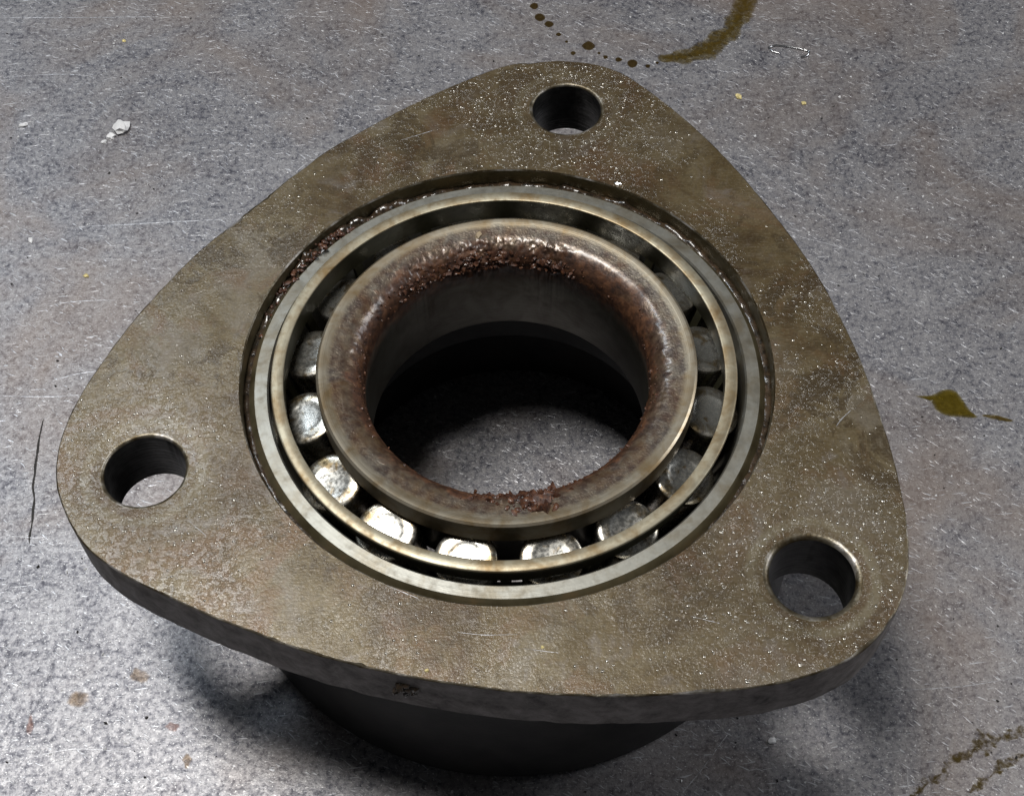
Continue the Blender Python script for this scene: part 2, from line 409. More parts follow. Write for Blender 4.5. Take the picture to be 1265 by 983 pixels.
OUT = [(-177.9, 71.3), (-169.7, 74.9), (-164.0, 76.0), (-158.2, 75.4), (-154.1, 74.4), (-151.3, 73.1), (-146.1, 70.1), (-142.2, 67.7), (-135.2, 64.5), (-129.7, 62.4), (-124.1, 61.0), (-120.2, 60.1), (-112.8, 58.9), (-104.7, 58.3), (-97.4, 58.3), (-90.3, 59.0), (-83.4, 60.1), (-76.2, 61.9), (-68.4, 64.6), (-64.0, 66.6), (-58.4, 69.5), (-53.7, 71.9), (-48.8, 74.1), (-45.2, 75.0), (-41.0, 75.1), (-37.4, 74.6), (-33.0, 72.9), (-28.0, 70.3), (-21.8, 67.0), (-14.4, 63.7), (-7.6, 61.5), (-1.8, 60.1), (7.1, 58.6), (16.9, 58.1), (26.1, 58.3), (34.2, 59.2), (42.1, 61.0), (52.2, 64.5), (61.1, 68.7), (66.9, 71.9), (70.8, 74.2), (75.1, 75.4), (80.6, 75.3), (84.0, 74.5), (87.3, 74.0), (90.3, 72.6), (94.4, 70.3), (100.9, 67.1), (107.9, 64.4), (115.5, 62.2), (123.3, 60.9), (128.4, 59.9), (137.3, 59.4), (145.2, 59.8), (152.3, 60.9), (161.3, 63.0), (167.6, 65.0), (176.7, 68.6)]
def outline_r(deg):
    n = len(OUT)
    d = (deg + 180) % 360 - 180
    k = 0
    while k < n and OUT[k][0] <= d: k += 1
    i1 = k - 1
    def g(i):
        a, r = OUT[i % n]; return a + 360 * (i // n), r
    p = [g(i1 + j) for j in (-1, 0, 1, 2)]
    if d < OUT[0][0] and i1 < 0: pass
    (a0, r0), (a1, r1), (a2, r2), (a3, r3) = p
    t = (d - a1) / (a2 - a1)
    m1 = (r2 - r0) / (a2 - a0) * (a2 - a1); m2 = (r3 - r1) / (a3 - a1) * (a2 - a1)
    t2, t3 = t * t, t * t * t
    return (2 * t3 - 3 * t2 + 1) * r1 + (t3 - 2 * t2 + t) * m1 + (-2 * t3 + 3 * t2) * r2 + (t3 - t2) * m2

T_PL = 0.0118
NO = 900
def sm_r(deg): return (outline_r(deg - 1.5) + 2 * outline_r(deg) + outline_r(deg + 1.5)) / 4
def chip(deg):        # bites out of the arris
    c = 0
    for a, wd, dep in ((141, 5.0, 0.55), (146, 3.0, 0.5), (136.5, 2.5, 0.35), (-65, 2.0, 0.4), (-76, .8, .25), (-113, .8, .3), (-126, .6, .25), (85.2, 1.6, .5), (-46, 1.5, .35), (-120, 1., .2), (-9, 2.0, .25)):
        x = (deg - a) / wd
        c += dep * math.exp(-x * x)
    return c * 0.001
ring_top, ring_ch, ring_mid, ring_side, ring_low, ring_bot = [], [], [], [], [], []
for i in range(NO):
    dg = -180 + 360 * i / NO; a = math.radians(dg)
    R = sm_r(dg) * 0.001
    ca, sa = math.cos(a), math.sin(a)
    c = 0.00022 + 0.00012 * abs(nz(ca, sa, 0.3, 30)) + 0.00010 * abs(nz(ca, sa, 0.9, 110)) + chip(dg) * (0.6 + 0.8 * abs(nz(ca, sa, 2.0, 60)))
    rr = 0.00010 * nz(ca, sa, 5.0, 26)
    ring_top.append(((R - c) * ca, (R - c) * sa, 0.0))
    ring_ch.append(((R - c * .3 + rr) * ca, (R - c * .3 + rr) * sa, -c * .35))
    ring_mid.append(((R + rr) * ca, (R + rr) * sa, -c * 1.1))
    r2 = 0.00022 * nz(ca, sa, 7.0, 22) + 0.0001 * nz(ca, sa, 3.0, 80)
    ring_side.append(((R + r2) * ca, (R + r2) * sa, -T_PL * 0.5))
    r3 = 0.00020 * nz(ca, sa, 9.0, 22)
    ring_low.append(((R - 0.0001 + r3) * ca, (R - .0001 + r3) * sa, -T_PL + 0.0011))
    ring_bot.append(((R - 0.0011) * ca, (R - .0011) * sa, -T_PL))

V, Fc, MI = [], [], []
def add_ring(pts):
    s = len(V); V.extend(pts); return list(range(s, s + len(pts)))
def strip(a, b, mi):
    n = len(a)
    for i in range(n):
        k = (i + 1) % n
        Fc.append((a[i], a[k], b[k], b[i])); MI.append(mi)
R_BORE = 0.0450
def circle(cx, cy, r, z, n, rev=False, jit=0.0, seed=0.0):
    o = []
    for i in range(n):
        a = 2 * math.pi * i / n
        q = r + jit * (1.6 * nz(math.cos(a), math.sin(a), seed, 2.3) + .8 * nz(math.cos(a), math.sin(a), seed + 9, 14))
        o.append((cx + q * math.cos(a), cy + q * math.sin(a), z))
    return o
rt = add_ring(ring_top); rc = add_ring(ring_ch); rm = add_ring(ring_mid); rs = add_ring(ring_side); rl = add_ring(ring_low); rb = add_ring(ring_bot)
strip(rt, rc, 2); strip(rc, rm, 2); strip(rm, rs, 1); strip(rs, rl, 1); strip(rl, rb, 1)
NB = 360
b0 = add_ring(circle(0, 0, R_BORE + 0.00022, 0, NB, jit=0.00005)); b1 = add_ring(circle(0, 0, R_BORE, -0.00025, NB))
b2 = add_ring(circle(0, 0, R_BORE, -0.006, NB)); b3 = add_ring(circle(0, 0, R_BORE, -T_PL, NB))
strip(b0, b1, 2); strip(b1, b2, 3); strip(b2, b3, 3)
NH = 96
holes_top, holes_bot = [], []
for k, (hx, hy) in enumerate(HOLES):
    ch = (0.0006, 0.0006, 0.0010)[k]
    prev = h0 = add_ring(circle(hx, hy, HOLE_R - .0001 + ch, 0, NH, jit=0.00012, seed=k + 1.5))
    for q in range(1, 7):
        th = math.radians(75) * q / 6
        cur = add_ring(circle(hx, hy, HOLE_R - .0001 + ch * (1 - math.sin(th) / math.sin(math.radians(75))), -ch * .9 * (1 - math.cos(th)), NH, jit=0.00012 * (1 - q / 6), seed=k + 1.5))
        strip(prev, cur, 2); prev = cur
    h2 = prev
    h3 = add_ring(circle(hx, hy, HOLE_R, -T_PL, NH))
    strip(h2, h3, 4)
    holes_top.append(h0); holes_bot.append(h3)
def inside_loop(x, y, L):
    c = False; n = len(L); j = n - 1
    for i in range(n):
        xi, yi = V[L[i]][0], V[L[i]][1]; xj, yj = V[L[j]][0], V[L[j]][1]
        if (yi > y) != (yj > y) and x < (xj - xi) * (y - yi) / (yj - yi) + xi: c = not c
        j = i
    return c
def cap(loops, z, mi, flip, holes_c):
    pts, edges, idx = [], [], []
    for L in loops:
        s = len(pts)
        for v in L: pts.append(Vector(V[v][:2])); idx.append(v)
        n = len(L); edges += [(s + i, s + (i + 1) % n) for i in range(n)]
    # some inner points keep the triangles even
    ov, oe, of, o1, o2, o3 = delaunay_2d_cdt(pts, edges, [], 0, 1e-7)
    mp = {}
    for j, src in enumerate(o1): mp[j] = idx[src[0]]
    for f in of:
        cx = sum(ov[i].x for i in f) / 3; cy = sum(ov[i].y for i in f) / 3
        if sum(inside_loop(cx, cy, L) for L in loops) != 1: continue      # inside the outline only
        Fc.append(tuple(mp[i] for i in (reversed(f) if flip else f))); MI.append(mi)
cap([rt, b0] + holes_top, 0, 0, False, None)
cap([rb, b3] + holes_bot, -T_PL, 1, True, None)
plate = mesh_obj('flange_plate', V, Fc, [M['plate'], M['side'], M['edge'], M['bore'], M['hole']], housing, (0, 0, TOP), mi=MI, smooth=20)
# make the normals consistent without losing material slots
bm = bmesh.new(); bm.from_mesh(plate.data); bmesh.ops.recalc_face_normals(bm, faces=bm.faces); bm.to_mesh(plate.data); bm.free()

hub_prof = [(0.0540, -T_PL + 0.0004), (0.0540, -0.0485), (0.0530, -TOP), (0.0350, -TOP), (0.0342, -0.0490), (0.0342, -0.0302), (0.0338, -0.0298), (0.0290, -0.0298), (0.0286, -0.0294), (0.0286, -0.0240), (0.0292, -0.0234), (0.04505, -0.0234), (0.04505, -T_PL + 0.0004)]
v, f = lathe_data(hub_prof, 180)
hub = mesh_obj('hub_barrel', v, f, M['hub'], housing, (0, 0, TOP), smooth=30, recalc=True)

# ------------------------------------------------------------------ tapered roller bearing
bearing = empty('roller_bearing', (0, 0, TOP - 0.0265))
tag(bearing, 'tapered roller bearing with rusty inner ring seated in the flange housing', 'bearing')
ZB = 0.0265       # parts are given relative to the flange top face

cup_prof = [(0.0429, -0.0021), (0.0408, -0.0020), (0.0405, -0.0023), (0.0402, -0.0056), (0.0350, -0.0226), (0.0354, -0.0232), (0.0446, -0.0232), (0.04503, -0.0225), (0.04503, -0.0050), (0.0445, -0.0040), (0.0434, -0.0025)]
v, f = lathe_data(cup_prof, 320)
np_ = len(cup_prof)
mesh_obj('outer_race', v, f, [M['cup'], M['bore']], bearing, (0, 0, ZB), mi=[0 if k % np_ < 5 else 1 for k in range(len(f))], smooth=28, recalc=True)

# inner race with a rounded, rust-eaten bore edge
def in_zone(deg, zones):
    s = 0
    for a, wd, amp in zones:
        d = (deg - a + 180) % 360 - 180
        s += amp * math.exp(-(d / wd) ** 2)
    return s
RUSTZ = [(101, 13, 1.2), (72, 8, 1.0), (127, 8, .8), (-84, 11, 1.3), (-60, 12, .3), (-20, 22, .25), (5, 20, .2), (165, 20, .2), (-115, 12, .2)]
prof = [(0.0322, -0.0031), (0.0322, 0.0007), (0.0321, 0.0010), (0.0317, 0.00125), (0.0308, 0.0012), (0.0303, 0.00108), (0.0290, 0.0009)]
for k in range(2, 25):
    th = math.pi / 2 * k / 24
    prof.append((0.0290 - 0.0046 * math.sin(th), -0.0037 + 0.0046 * math.cos(th)))
prof += [(0.0244, -0.0045), (0.0244, -0.0055), (0.0244, -0.0070), (0.0244, -0.0192), (0.0248, -0.0200), (0.0275, -0.0200), (0.0274, -0.0190), (0.0298, -0.0042), (0.0300, -0.0033)]
def disp_inner(a, j, r, z):
    deg = math.degrees(a)
    if z < -0.0062 or r > 0.0288: return (0, 0)
    wt = max(0.0, min(1.0, (0.0282 - r) / 0.0015)) * max(0.0, min(1.0, (z + 0.0062) / 0.0012))
    zn = in_zone(deg, RUSTZ)
    x, y = r * math.cos(a), r * math.sin(a)
    h = 0.00005 * fbm(x, y, z, 900, 4) + zn * 0.00055 * max(-.1, 0.15 + fbm(x, y, z, 420, 5)) + zn * 0.00025 * fbm(x, y, z + 1, 1500, 3)
    h *= wt
    nr, nzz = -(0.0290 - r) / 0.0046, (z + 0.0036) / 0.0046
    return (h * nr, h * max(0, nzz))
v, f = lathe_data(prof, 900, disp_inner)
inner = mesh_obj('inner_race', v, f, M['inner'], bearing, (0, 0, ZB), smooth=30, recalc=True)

# rust crumbs stuck to the lip
def ico(sub=1):
    bm = bmesh.new(); bmesh.ops.create_icosphere(bm, subdivisions=sub, radius=1.0)
    vs = [tuple(x.co) for x in bm.verts]; fs = [tuple(q.index for q in g.verts) for g in bm.faces]; bm.free()
    return vs, fs
ICO1, ICO2 = ico(1), ico(2)
class Lump:
    def __init__(s): s.v, s.f = [], []
    def add(s, c, r, sq=(1, 1, 1), shape=ICO1, rough=0.35):
        b = len(s.v); k = random.random() * 50; rz = random.random() * 6.28
        ca, sa = math.cos(rz), math.sin(rz)
        for x, y, z in shape[0]:
            q = r * (1 + rough * noise.noise(Vector((x * 1.3 + k, y * 1.3, z * 1.3))) * 1.6)
            X, Y, Z = x * q * sq[0], y * q * sq[1], z * q * sq[2]
            s.v.append((c[0] + X * ca - Y * sa, c[1] + X * sa + Y * ca, c[2] + Z))
        s.f += [tuple(i + b for i in g) for g in shape[1]]
    def build(s, name, mat, parent=None, loc=(0, 0, 0), smooth=50):
        return mesh_obj(name, s.v, s.f, mat, parent, loc, smooth=smooth)
def lip_point(deg, th):
    a = math.radians(deg); r = 0.0290 - 0.0046 * math.sin(th); z = -0.0036 + 0.0046 * math.cos(th)
    return (r * math.cos(a), r * math.sin(a), z)
L = Lump()
for (c0, wd, n, t0, t1, rmax) in ((101, 13, 330, 0.85, 1.55, .00042), (70, 8, 150, 0.95, 1.55, .00045), (126, 8, 90, 0.85, 1.5, .00034), (-86, 10, 230, 0.25, 1.5, .00042), (-82, 5, 150, -0.15, 1.2, .0007), (-96, 5, 60, 0.3, 1.4, .0004), (-70, 16, 60, 0.8, 1.5, .0003), (-10, 40, 110, .7, 1.5, .00022), (170, 35, 110, .7, 1.5, .00022)):
    for _ in range(n):
        L.add(lip_point(random.gauss(c0, wd * .7), random.uniform(t0, t1)), rmax * (0.25 + 1.5 * random.random() ** 3), (1, random.uniform(.5, 1), random.uniform(.35, .9)), ICO1, .6)
tag(L.build('rust_crumbs', M['rust'], inner), kind='stuff')

# rollers: large end up, leaning outwards, at the angles read from the photograph
ROLL_A = [-169.8 + 22.5 * k + (0, .3, -.3, .2, .4, -.2, .3, .5, -.2, 0, 0, 0, 0, .2, .6, 0)[k] for k in range(16)]
TILT = math.radians(13.5)
RR = 0.0052
rprof = [(0.0, -0.00010), (0.0022, -0.00008), (0.0028, -0.00003), (0.0030, 0.0), (0.0034, 0.0), (RR - 0.0011, -0.00004), (RR - 0.00055, -0.00008), (RR - 0.00018, -0.00026), (RR - 0.00003, -0.00055), (RR, -0.0009), (RR - 0.0011, -0.0150), (RR - 0.0016, -0.0156), (0.0, -0.0156)]
def roller_mesh():
    V, Fc = [], []; n = 56
    for i in range(n):
        a = 2 * math.pi * i / n
        for r, z in rprof[1:-1]: V.append((r * math.cos(a), r * math.sin(a), z))
    m = len(rprof) - 2
    for i in range(n):
        k = (i + 1) % n
        for j in range(m - 1): Fc.append((i * m + j, i * m + j + 1, k * m + j + 1, k * m + j))
    V.append((0, 0, rprof[0][1])); V.append((0, 0, rprof[-1][1]))
    for i in range(n):
        k = (i + 1) % n
        Fc.append((n * m, i * m, k * m)); Fc.append((n * m + 1, k * m + m - 1, i * m + m - 1))
    return V, Fc
v, f = roller_mesh()
r0 = mesh_obj('roller', v, f, M['roller'], bearing, smooth=35, recalc=True)
for i, dg in enumerate(ROLL_A):
    o = r0 if i == 0 else r0.copy()
    if i: COL.objects.link(o); o.parent = bearing
    a = math.radians(dg)
    rad = Vector((math.cos(a), math.sin(a), 0)); tan = Vector((-math.sin(a), math.cos(a), 0))
    ax = (Vector((0, 0, 1)) * math.cos(TILT) + rad * math.sin(TILT)).normalized()
    xr = tan.cross(ax); spin = Matrix.Rotation(random.uniform(0, 6.28), 4, 'Z')
    p = rad * 0.0350 + Vector((0, 0, -0.0050 + ZB + random.uniform(-.0001, .0001)))
    Mx = Matrix(((xr.x, tan.x, ax.x, p.x), (xr.y, tan.y, ax.y, p.y), (xr.z, tan.z, ax.z, p.z), (0, 0, 0, 1)))
    o.matrix_local = Mx @ spin

# cage: upper ring, a bar between each pair of rollers, lower ring
CAGE_P = [(0.03728, -0.00010), (0.03736, 0.00008), (0.03755, 0.00014), (0.0384, 0.00018), (0.0391, 0.00014), (0.0393, 0.00006), (0.03942, -0.00016), (0.0394, -0.0008), (0.0390, -0.0014), (0.0385, -0.0016), (0.0384, -0.0047), (0.0380, -0.0049), (0.03745, -0.0047), (0.0373, -0.0006)]
cv, cf = lathe_data(CAGE_P, 300)
lv, lf = lathe_data([(0.0330, -0.0190), (0.0342, -0.0190), (0.0340, -0.0205), (0.0328, -0.0205)], 120)
b = len(cv); cv += lv; cf += [tuple(i + b for i in g) for g in lf]
for i in range(len(ROLL_A)):
    a0 = ROLL_A[i]; a1 = ROLL_A[(i + 1) % len(ROLL_A)]
    if a1 < a0: a1 += 360
    am = math.radians((a0 + a1) / 2); rad = Vector((math.cos(am), math.sin(am), 0)); tan = Vector((-math.sin(am), math.cos(am), 0))
    b = len(cv)
    for (r, z, hw) in ((0.0375, -0.0045, 0.0009), (0.0330, -0.0195, 0.0008)):
        for dr, s in ((0, -1), (0.0009, -1), (0.0009, 1), (0, 1)):
            q = rad * (r + dr) + tan * (s * hw); cv.append((q.x, q.y, z))
    cf += [(b + j, b + (j + 1) % 4, b + 4 + (j + 1) % 4, b + 4 + j) for j in range(4)] + [(b, b + 3, b + 2, b + 1), (b + 4, b + 5, b + 6, b + 7)]
NPF = len(CAGE_P)
cmi = [0 if (k < 300 * NPF and (k % NPF) in (0, 1, 2, 3, 4, 5)) else 1 for k in range(len(cf))]
mesh_obj('cage', cv, cf, [M['cage'], M['cage_in']], bearing, (-0.00045, 0, ZB), mi=cmi, smooth=24, recalc=True)

# ------------------------------------------------------------------ grease in the seat groove
gp = []
NG, NP = 720, 10
V, Fc = [], []
for i in range(NG):
    a = 2 * math.pi * i / NG; dg = math.degrees(a)
    s = 0.35 + in_zone(dg, [(132, 9, 1.5), (146, 8, 1.2), (158, 7, .7), (90, 40, .35), (45, 30, .35), (118, 8, .8)])
    hh = 0.0006 * s * (0.9 + 1.2 * fbm(math.cos(a), math.sin(a), 0, 9, 4))
    wd = 0.0008 + 0.0002 * s
    rc_, zc = 0.0443, -0.0037
    for j in range(NP):
        t = math.pi * 2 * j / NP
        q = 1 + 0.45 * nz(math.cos(a), math.sin(a), j * 0.6, 22)
        r = rc_ + wd * q * math.cos(t); z = zc + max(0.0003, hh) * q * (1.6 if math.sin(t) > 0 else 1) * math.sin(t)
        V.append((r * math.cos(a), r * math.sin(a), z))
for i in range(NG):
    k = (i + 1) % NG
    for j in range(NP): Fc.append((i * NP + j, k * NP + j, k * NP + (j + 1) % NP, i * NP + (j + 1) % NP))
g = mesh_obj('grease_ring', V, Fc, M['grease'], None, (0, 0, TOP), smooth=180, recalc=True)
tag(g, 'dark lumpy grease packed in the groove around the outer bearing ring', 'grease')
L = Lump()
for _ in range(120):
    dg = random.choice([random.gauss(141, 7), random.gauss(133, 4), random.gauss(152, 6)]); a = math.radians(dg)
    r = random.uniform(0.0428, 0.0452)
    z = -0.0028 + random.uniform(0, 0.0022) * max(0, 1 - abs(dg - 141) / 16)
    L.add((r * math.cos(a), r * math.sin(a), z), random.uniform(.00015, .0006), (1, 1, .7))
g = L.build('grease_clump', M['rust'], None, (0, 0, TOP), smooth=60)
tag(g, 'gritty reddish-brown crumbs of rust and grease between flange and outer bearing ring', 'grease')

# ------------------------------------------------------------------ marks and litter on the bench
def film_attr(o, vals):
    at_ = o.data.attributes.new('film', 'FLOAT', 'POINT'); at_.data.foreach_set('value', vals)

def poly_film(name, pts, mat, h=0.00012, z=0.0, parent=None, n=140, jag=0.0, seed=0):
    """closed film of liquid from pixel outline; domed, thin, real thickness"""
    P = [at(x, y, z) for x, y in pts]
    # smooth closed curve
    Q = []; m = len(P)
    for i in range(m):
        p0, p1, p2, p3 = P[i - 1], P[i], P[(i + 1) % m], P[(i + 2) % m]
        for s in range(8):
            t = s / 8
            Q.append(0.5 * ((2 * p1) + (p2 - p0) * t + (2 * p0 - 5 * p1 + 4 * p2 - p3) * t * t + (3 * p1 - p0 - 3 * p2 + p3) * t ** 3))
    c = sum(Q, Vector()) / len(Q)
    if jag:
        Q = [q + Vector((nz(q.x, q.y, seed, 900), nz(q.x, q.y, seed + 3, 900), 0)) * jag for q in Q]
    loops = [add for add in (1.0, 0.9, 0.6, 0.25)]
    V = []; Fc = []; n = len(Q)
    hs = (0.00002, 0.6 * h, 0.9 * h, h)
    for k, s in enumerate(loops):
        for q in Q: p = c + (q - c) * s; V.append((p.x, p.y, z + hs[k]))
    for k in range(3):
        for i in range(n): j = (i + 1) % n; Fc.append((k * n + i, k * n + j, (k + 1) * n + j, (k + 1) * n + i))
    V.append((c.x, c.y, z + h)); b = len(V) - 1
    for i in range(n): Fc.append((3 * n + i, 3 * n + (i + 1) % n, b))
    o = mesh_obj(name, V, Fc, mat, parent, smooth=180, recalc=True)
    film_attr(o, [0.0] * n + [.45] * n + [1.0] * (2 * n + 1)); return o

def band_film(name, mids, mat, h=0.0001, z=0.0, parent=None, jag=0.25, sub=14, seed=0.0):
    """ribbon with varying width: mids = (px, py, half width in px)"""
    pts = []
    m = len(mids)
    for i in range(m - 1):
        p0 = mids[max(0, i - 1)]; p1 = mids[i]; p2 = mids[i + 1]; p3 = mids[min(m - 1, i + 2)]
        for s in range(sub):
            t = s / sub
            pts.append(tuple(0.5 * ((2 * p1[k]) + (p2[k] - p0[k]) * t + (2 * p0[k] - 5 * p1[k] + 4 * p2[k] - p3[k]) * t * t + (3 * p1[k] - p0[k] - 3 * p2[k] + p3[k]) * t ** 3) for k in range(3)))
    pts.append(mids[-1])
    V, Fc = [], []
    for i, (x, y, wd) in enumerate(pts):
        a = pts[max(0, i - 1)]; b = pts[min(len(pts) - 1, i + 1)]
        dx, dy = b[0] - a[0], b[1] - a[1]; l = math.hypot(dx, dy) or 1; nx, ny = -dy / l, dx / l
        for s, hh in ((-1, 0.00002), (-.7, .7 * h), (0, h), (.7, .7 * h), (1, 0.00002)):
            q = wd * (1 + jag * 2 * noise.noise(Vector((i * 0.13, (1 if s > 0 else -1) * 3.0, seed)))) * s
            p = at(x + nx * q, y + ny * q, z); V.append((p.x, p.y, z + hh))
    for i in range(len(pts) - 1):
        for j in range(4): Fc.append((i * 5 + j, i * 5 + j + 1, (i + 1) * 5 + j + 1, (i + 1) * 5 + j))
    o = mesh_obj(name, V, Fc, mat, parent, smooth=180, recalc=False)
    ln = len(pts); ends = [min(1.0, i / 4, (ln - 1 - i) / 4) for i in range(ln)]
    film_attr(o, [e * k for e in ends for k in (0, .6, 1, .6, 0)]); return o

o = band_film('oil_ring', [(928, -30, 15), (921, 0, 16), (908, 30, 16), (890, 50, 15), (862, 66, 12), (835, 71, 8), (812, 72, 3)], M['oil'], seed=1.3)
tag(o, 'curved brown oil ring mark on the bench behind the flange', 'oil stain')
o = poly_film('oil_drop', [(1130, 489), (1148, 488), (1165, 481), (1180, 482), (1190, 494), (1200, 508), (1208, 516), (1190, 516), (1170, 514), (1156, 507), (1148, 495)], M['oil_drop'], 0.00025)
tag(o, 'leaf-shaped olive oil drop on the bench beside the flange', 'oil stain')
o = band_film('oil_streak', [(1212, 513, 1.2), (1228, 515, 3.0), (1240, 518, 3.0), (1252, 520, 1.0)], M['oil'], seed=3)
tag(o, 'thin oil streak just past the leaf-shaped oil drop', 'oil stain')
o = band_film('oil_smear', [(1120, 990, 6), (1150, 965, 9), (1180, 940, 9), (1215, 918, 13), (1255, 905, 10), (1290, 890, 6)], M['oil_dark'], jag=.8, seed=5)
tag(o, 'long broken smear of dark oil on the bench', 'oil stain')
o = band_film('oil_smear', [(1190, 985, 3), (1215, 965, 6), (1240, 945, 8), (1280, 925, 5)], M['oil_dark'], jag=.9, seed=8)
tag(o, 'short dark oil smear beside the long broken one', 'oil stain')
spots = [(660, 8, 5), (667, 22, 6), (678, 30, 5), (690, 43, 3), (708, 66, 3), (727, 57, 7), (700, 52, 2), (748, 71, 3), (764, 74, 4), (781, 79, 6), (800, 82, 3), (655, -6, 5), (740, 66, 2), (812, 78, 2)]
for i, (x, y, r) in enumerate(spots):
    pts = [(x + r * 1.1 * math.cos(k) * random.uniform(.88, 1.15), y + r * .8 * math.sin(k) * random.uniform(.88, 1.15)) for k in [j * math.pi / 4 for j in range(8)]]
    o = poly_film('oil_spot', list(reversed(pts)), M['oil_spot'], 0.00008)
    tag(o, 'small dark oil spot in the dotted arc behind the top bolt hole', 'oil stain', 'oil spots in a dotted arc')

def strip_mark(name, pts, wpx, mat, h=0.00004, parent=bench, seed=0):
    o = band_film(name, [(x, y, wpx * k) for (x, y), k in zip(pts, [0.3] + [1] * (len(pts) - 2) + [0.3])], mat, h, 0.00002, parent, jag=.6, seed=seed)
    return o
SCR = [([(0, 489), (60, 490), (110, 487)], .8), ([(60, 472), (100, 461), (160, 455)], .7), ([(85, 281), (180, 276), (292, 270)], .8), ([(110, 30), (0, 22), (60, 22), (205, 21)][1:], .7),
       ([(225, 292), (265, 290)], .8), ([(960, 285), (1070, 315), (1165, 352)], .6), ([(1215, 60), (1160, 75), (1130, 78)], .6), ([(760, 22), (785, 35), (803, 40)], .7), ([(840, 983), (870, 945), (905, 898)], 1.0),
       ([(240, 978), (320, 942), (440, 947)][1:], .8), ([(1265, 835), (1180, 848), (1060, 855)], .7), ([(20, 745), (28, 690), (30, 640)], .6), ([(85, 790), (92, 740), (95, 730)], .8), ([(0, 660), (40, 664), (62, 662)], .6),
       ([(180, 345), (225, 333)], .5), ([(0, 800), (50, 775), (90, 770)], .6), ([(20, 940), (90, 925), (170, 930)], .6), ([(1000, 250), (940, 215), (890, 190)], .5), ([(0, 96), (70, 92), (120, 95)], .5), ([(300, 18), (420, 22)], .5), ([(1120, 930), (1122, 985)], .7),
       ([(1150, 250), (1190, 225), (1250, 205)], .5), ([(30, 380), (100, 372), (150, 371)], .5)]
for i, (p, wd) in enumerate([([(1032, 528), (1040, 517), (1052, 506)], .9), ([(365, 213), (372, 207), (380, 200)], .9), ([(640, 800), (690, 806)], .5), ([(560, 780), (600, 784), (640, 783)], .5), ([(230, 640), (262, 668)], .5), ([(490, 175), (540, 160)], .5), ([(470, 720), (520, 740)], .6), ([(850, 760), (890, 770)], .5)]):
    band_film('scratch', [(x, y, wd * k) for (x, y), k in zip(p, [.3, 1, .3])], M['scratch'], .00004, TOP + .00003, housing, jag=.6, seed=i + 40)
for i, (p, wd) in enumerate(SCR): strip_mark('scratch', p, wd, M['scratch'], seed=i * 1.7)
strip_mark('groove', [(54, 515), (48, 545), (44, 575), (41, 600), (42, 625), (37, 660), (36, 672)], 1.7, M['groove'], seed=2)

def chip_obj(name, x, y, wpx, hpx, mat, label, cat, z=0.0, tall=0.5, group=None, rz=None, rough=.45):
    c = at(x, y, z); d = (EYE - c).length; k = d / F_PX
    L = Lump(); rx, ry = wpx * k / 2, hpx * k / 2 * 1.2
    r = max(rx, ry); L.add((0, 0, 0), r, (rx / r, ry / r, tall * min(rx, ry) / r), ICO2, rough)
    # keep the picture's orientation
    o = L.build(name, mat, None, (c.x, c.y, z + tall * min(rx, ry) * 0.6), smooth=30)
    if rz is not None: o.rotation_euler.z = rz
    tag(o, label, cat, group); return o
random.seed(11)
chip_obj('white_chip', 150, 159, 19, 18, M['white'], 'largest white chip on the bench, first of a short row', 'chip')
chip_obj('white_chip', 137, 169, 9, 8, M['white'], 'middle-sized white chip between the large and the tiny one', 'chip')
chip_obj('white_chip', 129, 176, 7, 5, M['white'], 'tiny white chip ending the short row of chips', 'chip')
chip_obj('white_chip', 29, 155, 11, 5, M['white'], 'flat white chip lying alone on the bench', 'chip')
chip_obj('white_sliver', 38, 297, 10, 4, M['white'], 'narrow white sliver lying on the bench', 'chip')
chip_obj('brass_fleck', 912, 120, 8, 6, M['yellow'], 'round yellow fleck on the bench behind the flange', 'fleck')
chip_obj('brass_fleck', 993, 128, 5, 5, M['yellow'], 'smaller pale yellow fleck on the bench beyond the round one', 'fleck')
chip_obj('brass_fleck', 153, 51, 4, 4, M['yellow'], 'tiny yellow fleck on the bench beyond the white chips', 'fleck')
chip_obj('white_grain', 106, 341, 6, 5, M['yellow'], 'cream grain on the bench beside the flange edge', 'fleck')
def stain(name, x, y, wpx, hpx, mat, label):
    k_ = random.random() * 9
    pts = []
    for j in range(10):
        th = -j * 2 * math.pi / 10; q = random.uniform(.65, 1.15)
        pts.append((x + wpx / 2 * q * math.cos(th), y + hpx / 2 * q * math.sin(th)))
    tag(poly_film(name, pts, mat, 0.00005), label, 'stain')
stain('tan_stain', 172, 834, 34, 26, M['tan_film'], 'largest tan stain on the bright bench')
stain('tan_stain', 97, 862, 34, 22, M['tan_film'], 'dull tan stain beside the largest one')
stain('rust_stain', 214, 897, 24, 13, M['red_film'], 'reddish stain on the bench next to the tan stains')
stain('rust_stain', 37, 897, 11, 34, M['red_film'], 'narrow pinkish stain on the bench')
stain('tan_stain', 231, 938, 15, 26, M['tan_film'], 'small upright tan stain on the bench')
chip_obj('black_speck', 823, 216, 6, 6, M['dark'], 'black speck on the bench beside the flange', 'speck', tall=.6)
chip_obj('black_speck', 181, 886, 4, 3, M['dark'], 'tiny black speck among the tan flakes', 'speck', tall=.6)
chip_obj('pale_pebble', 954, 915, 9, 8, M['white'], 'pale grain on the bench under the flange rim', 'grain', tall=.5)
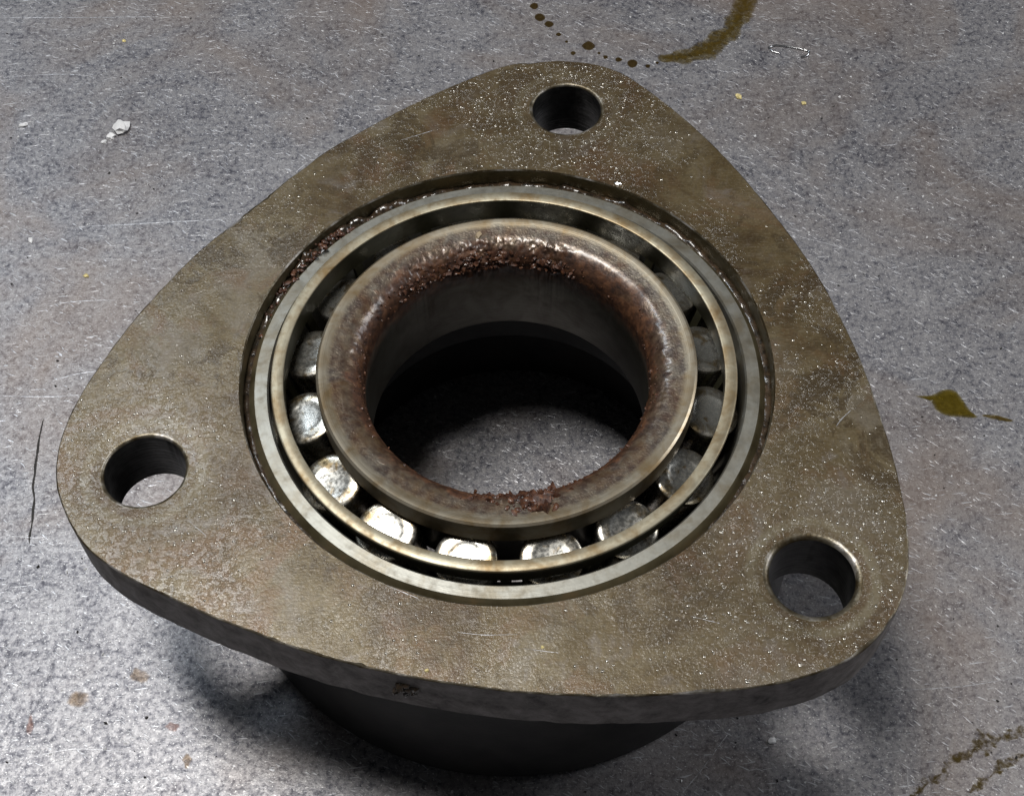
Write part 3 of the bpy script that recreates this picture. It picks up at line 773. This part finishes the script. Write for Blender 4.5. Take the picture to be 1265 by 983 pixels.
# things on the flange
chip_obj('brass_fleck', 670, 799, 4, 4, M['yellow'], 'bright yellow fleck on the flange top face', 'fleck', TOP)
chip_obj('brass_fleck', 527, 828, 4, 4, M['yellow'], 'yellow fleck at the rim of the flange top face', 'fleck', TOP)
chip_obj('pale_crumb', 591, 291, 10, 6, M['tan'], 'pale crumb on the inner bearing ring', 'crumb', TOP + 0.0008)
chip_obj('metal_sliver', 763, 227, 10, 3, M['steelbit'], 'bright sliver at the edge of the flange seat', 'sliver', TOP, rz=0.7)
c = at(503, 851, TOP - 0.005)
L = Lump()
for _ in range(26):
    q = c + (EYE - c).normalized() * random.uniform(-.0003, .0005) + Vector((random.gauss(0, .0011), 0, random.gauss(0, .0008)))
    L.add(q, random.uniform(.0003, .0008))
tag(L.build('grime_lump', M['grease'], None, smooth=40), 'dark crumbly grime lump stuck to the flange side face', 'grime')

def wire(name, pix, rad, mat, label, cat, z=0.0004):
    cu = bpy.data.curves.new(name, 'CURVE'); cu.dimensions = '3D'
    cu.bevel_depth = rad; cu.bevel_resolution = 2
    sp = cu.splines.new('POLY'); sp.points.add(len(pix) - 1)
    for p, (x, y) in zip(sp.points, pix):
        q = at(x, y, 0); p.co = (q.x, q.y, z, 1)
    ob = bpy.data.objects.new(name + '_tmp', cu)
    COL.objects.link(ob); dg = bpy.context.evaluated_depsgraph_get()
    me = bpy.data.meshes.new_from_object(ob.evaluated_get(dg)); bpy.data.objects.remove(ob)
    me.materials.clear(); me.materials.append(mat); me.polygons.foreach_set('use_smooth', [True] * len(me.polygons))
    o = bpy.data.objects.new(name, me); COL.objects.link(o); tag(o, label, cat); return o
wire('wire_staple', [(962, 67), (954, 65), (949, 60), (958, 57), (975, 59), (990, 62), (1000, 65), (997, 70), (989, 72)], 0.00022, M['steelbit'], 'bent bright wire staple lying on the bench', 'staple', 0.00025)
wire('fibre', [(462, 131), (475, 131), (487, 132), (496, 135)], 0.00006, M['hair'], 'thin pale fibre on the bench touching the flange edge', 'fibre', 0.00006)

# loose grit over the bench: far too many to count
L = Lump(); L2 = Lump()
TET = ([(1, 1, 1), (-1, -1, 1), (-1, 1, -1), (1, -1, -1)], [(0, 1, 2), (0, 3, 1), (0, 2, 3), (1, 3, 2)])
for _ in range(5200):
    x, y = random.uniform(-.15, .155), random.uniform(-.075, .19)
    r = 0.00005 + 0.00024 * random.random() ** 4
    (L if random.random() < .72 else L2).add((x, y, r * .3), r, (1, random.uniform(.5, 1), .5), TET, .3)
tag(L.build('pale_grit', M['white'], None, smooth=0), 'fine pale grit scattered over the bench', 'grit', kind='stuff')
tag(L2.build('dark_grit', M['dark'], None, smooth=0), 'fine dark grit scattered over the bench', 'grit', kind='stuff')

# glinting oil drops and metal dust on the flange face: far too many to count
V, Fc = [], []
def zone(x, y):
    d = min(math.hypot(x - a, y - b_) for a, b_ in HOLES)
    return max(0.0, min(1.0, 1.25 - (d - HOLE_R) / 0.014)) * .8 + max(0, nz(x, y, 3.3, 55) * .9) + .03
cnt = 0
while cnt < 2900:
    x, y = random.uniform(-.076, .077), random.uniform(-.06, .076)
    rr, dg = math.hypot(x, y), math.degrees(math.atan2(y, x))
    if rr < R_BORE + .0006 or rr * 1000 > sm_r(dg) - .6: continue
    if any(math.hypot(x - a, y - b_) < HOLE_R + .0013 for a, b_ in HOLES): continue
    if random.random() > zone(x, y): continue
    cnt += 1
    r = 0.00005 + 0.00026 * random.random() ** 3; h = r * random.uniform(.25, .5); e = random.uniform(.7, 1); th = random.uniform(0, 6.28)
    b = len(V); ca, sa = math.cos(th), math.sin(th)
    for k, hh in ((1.0, -.00002), (.72, h * .55)):
        for j in range(7):
            a = 2 * math.pi * j / 7; X, Y = r * k * math.cos(a), r * k * e * math.sin(a)
            V.append((x + X * ca - Y * sa, y + X * sa + Y * ca, hh))
    V.append((x, y, h))
    for j in range(7):
        k = (j + 1) % 7
        Fc.append((b + j, b + k, b + 7 + k, b + 7 + j)); Fc.append((b + 7 + j, b + 7 + k, b + 14))
o = mesh_obj('oil_droplets', V, Fc, M['droplet'], housing, (0, 0, TOP), smooth=180)
tag(o, kind='stuff')
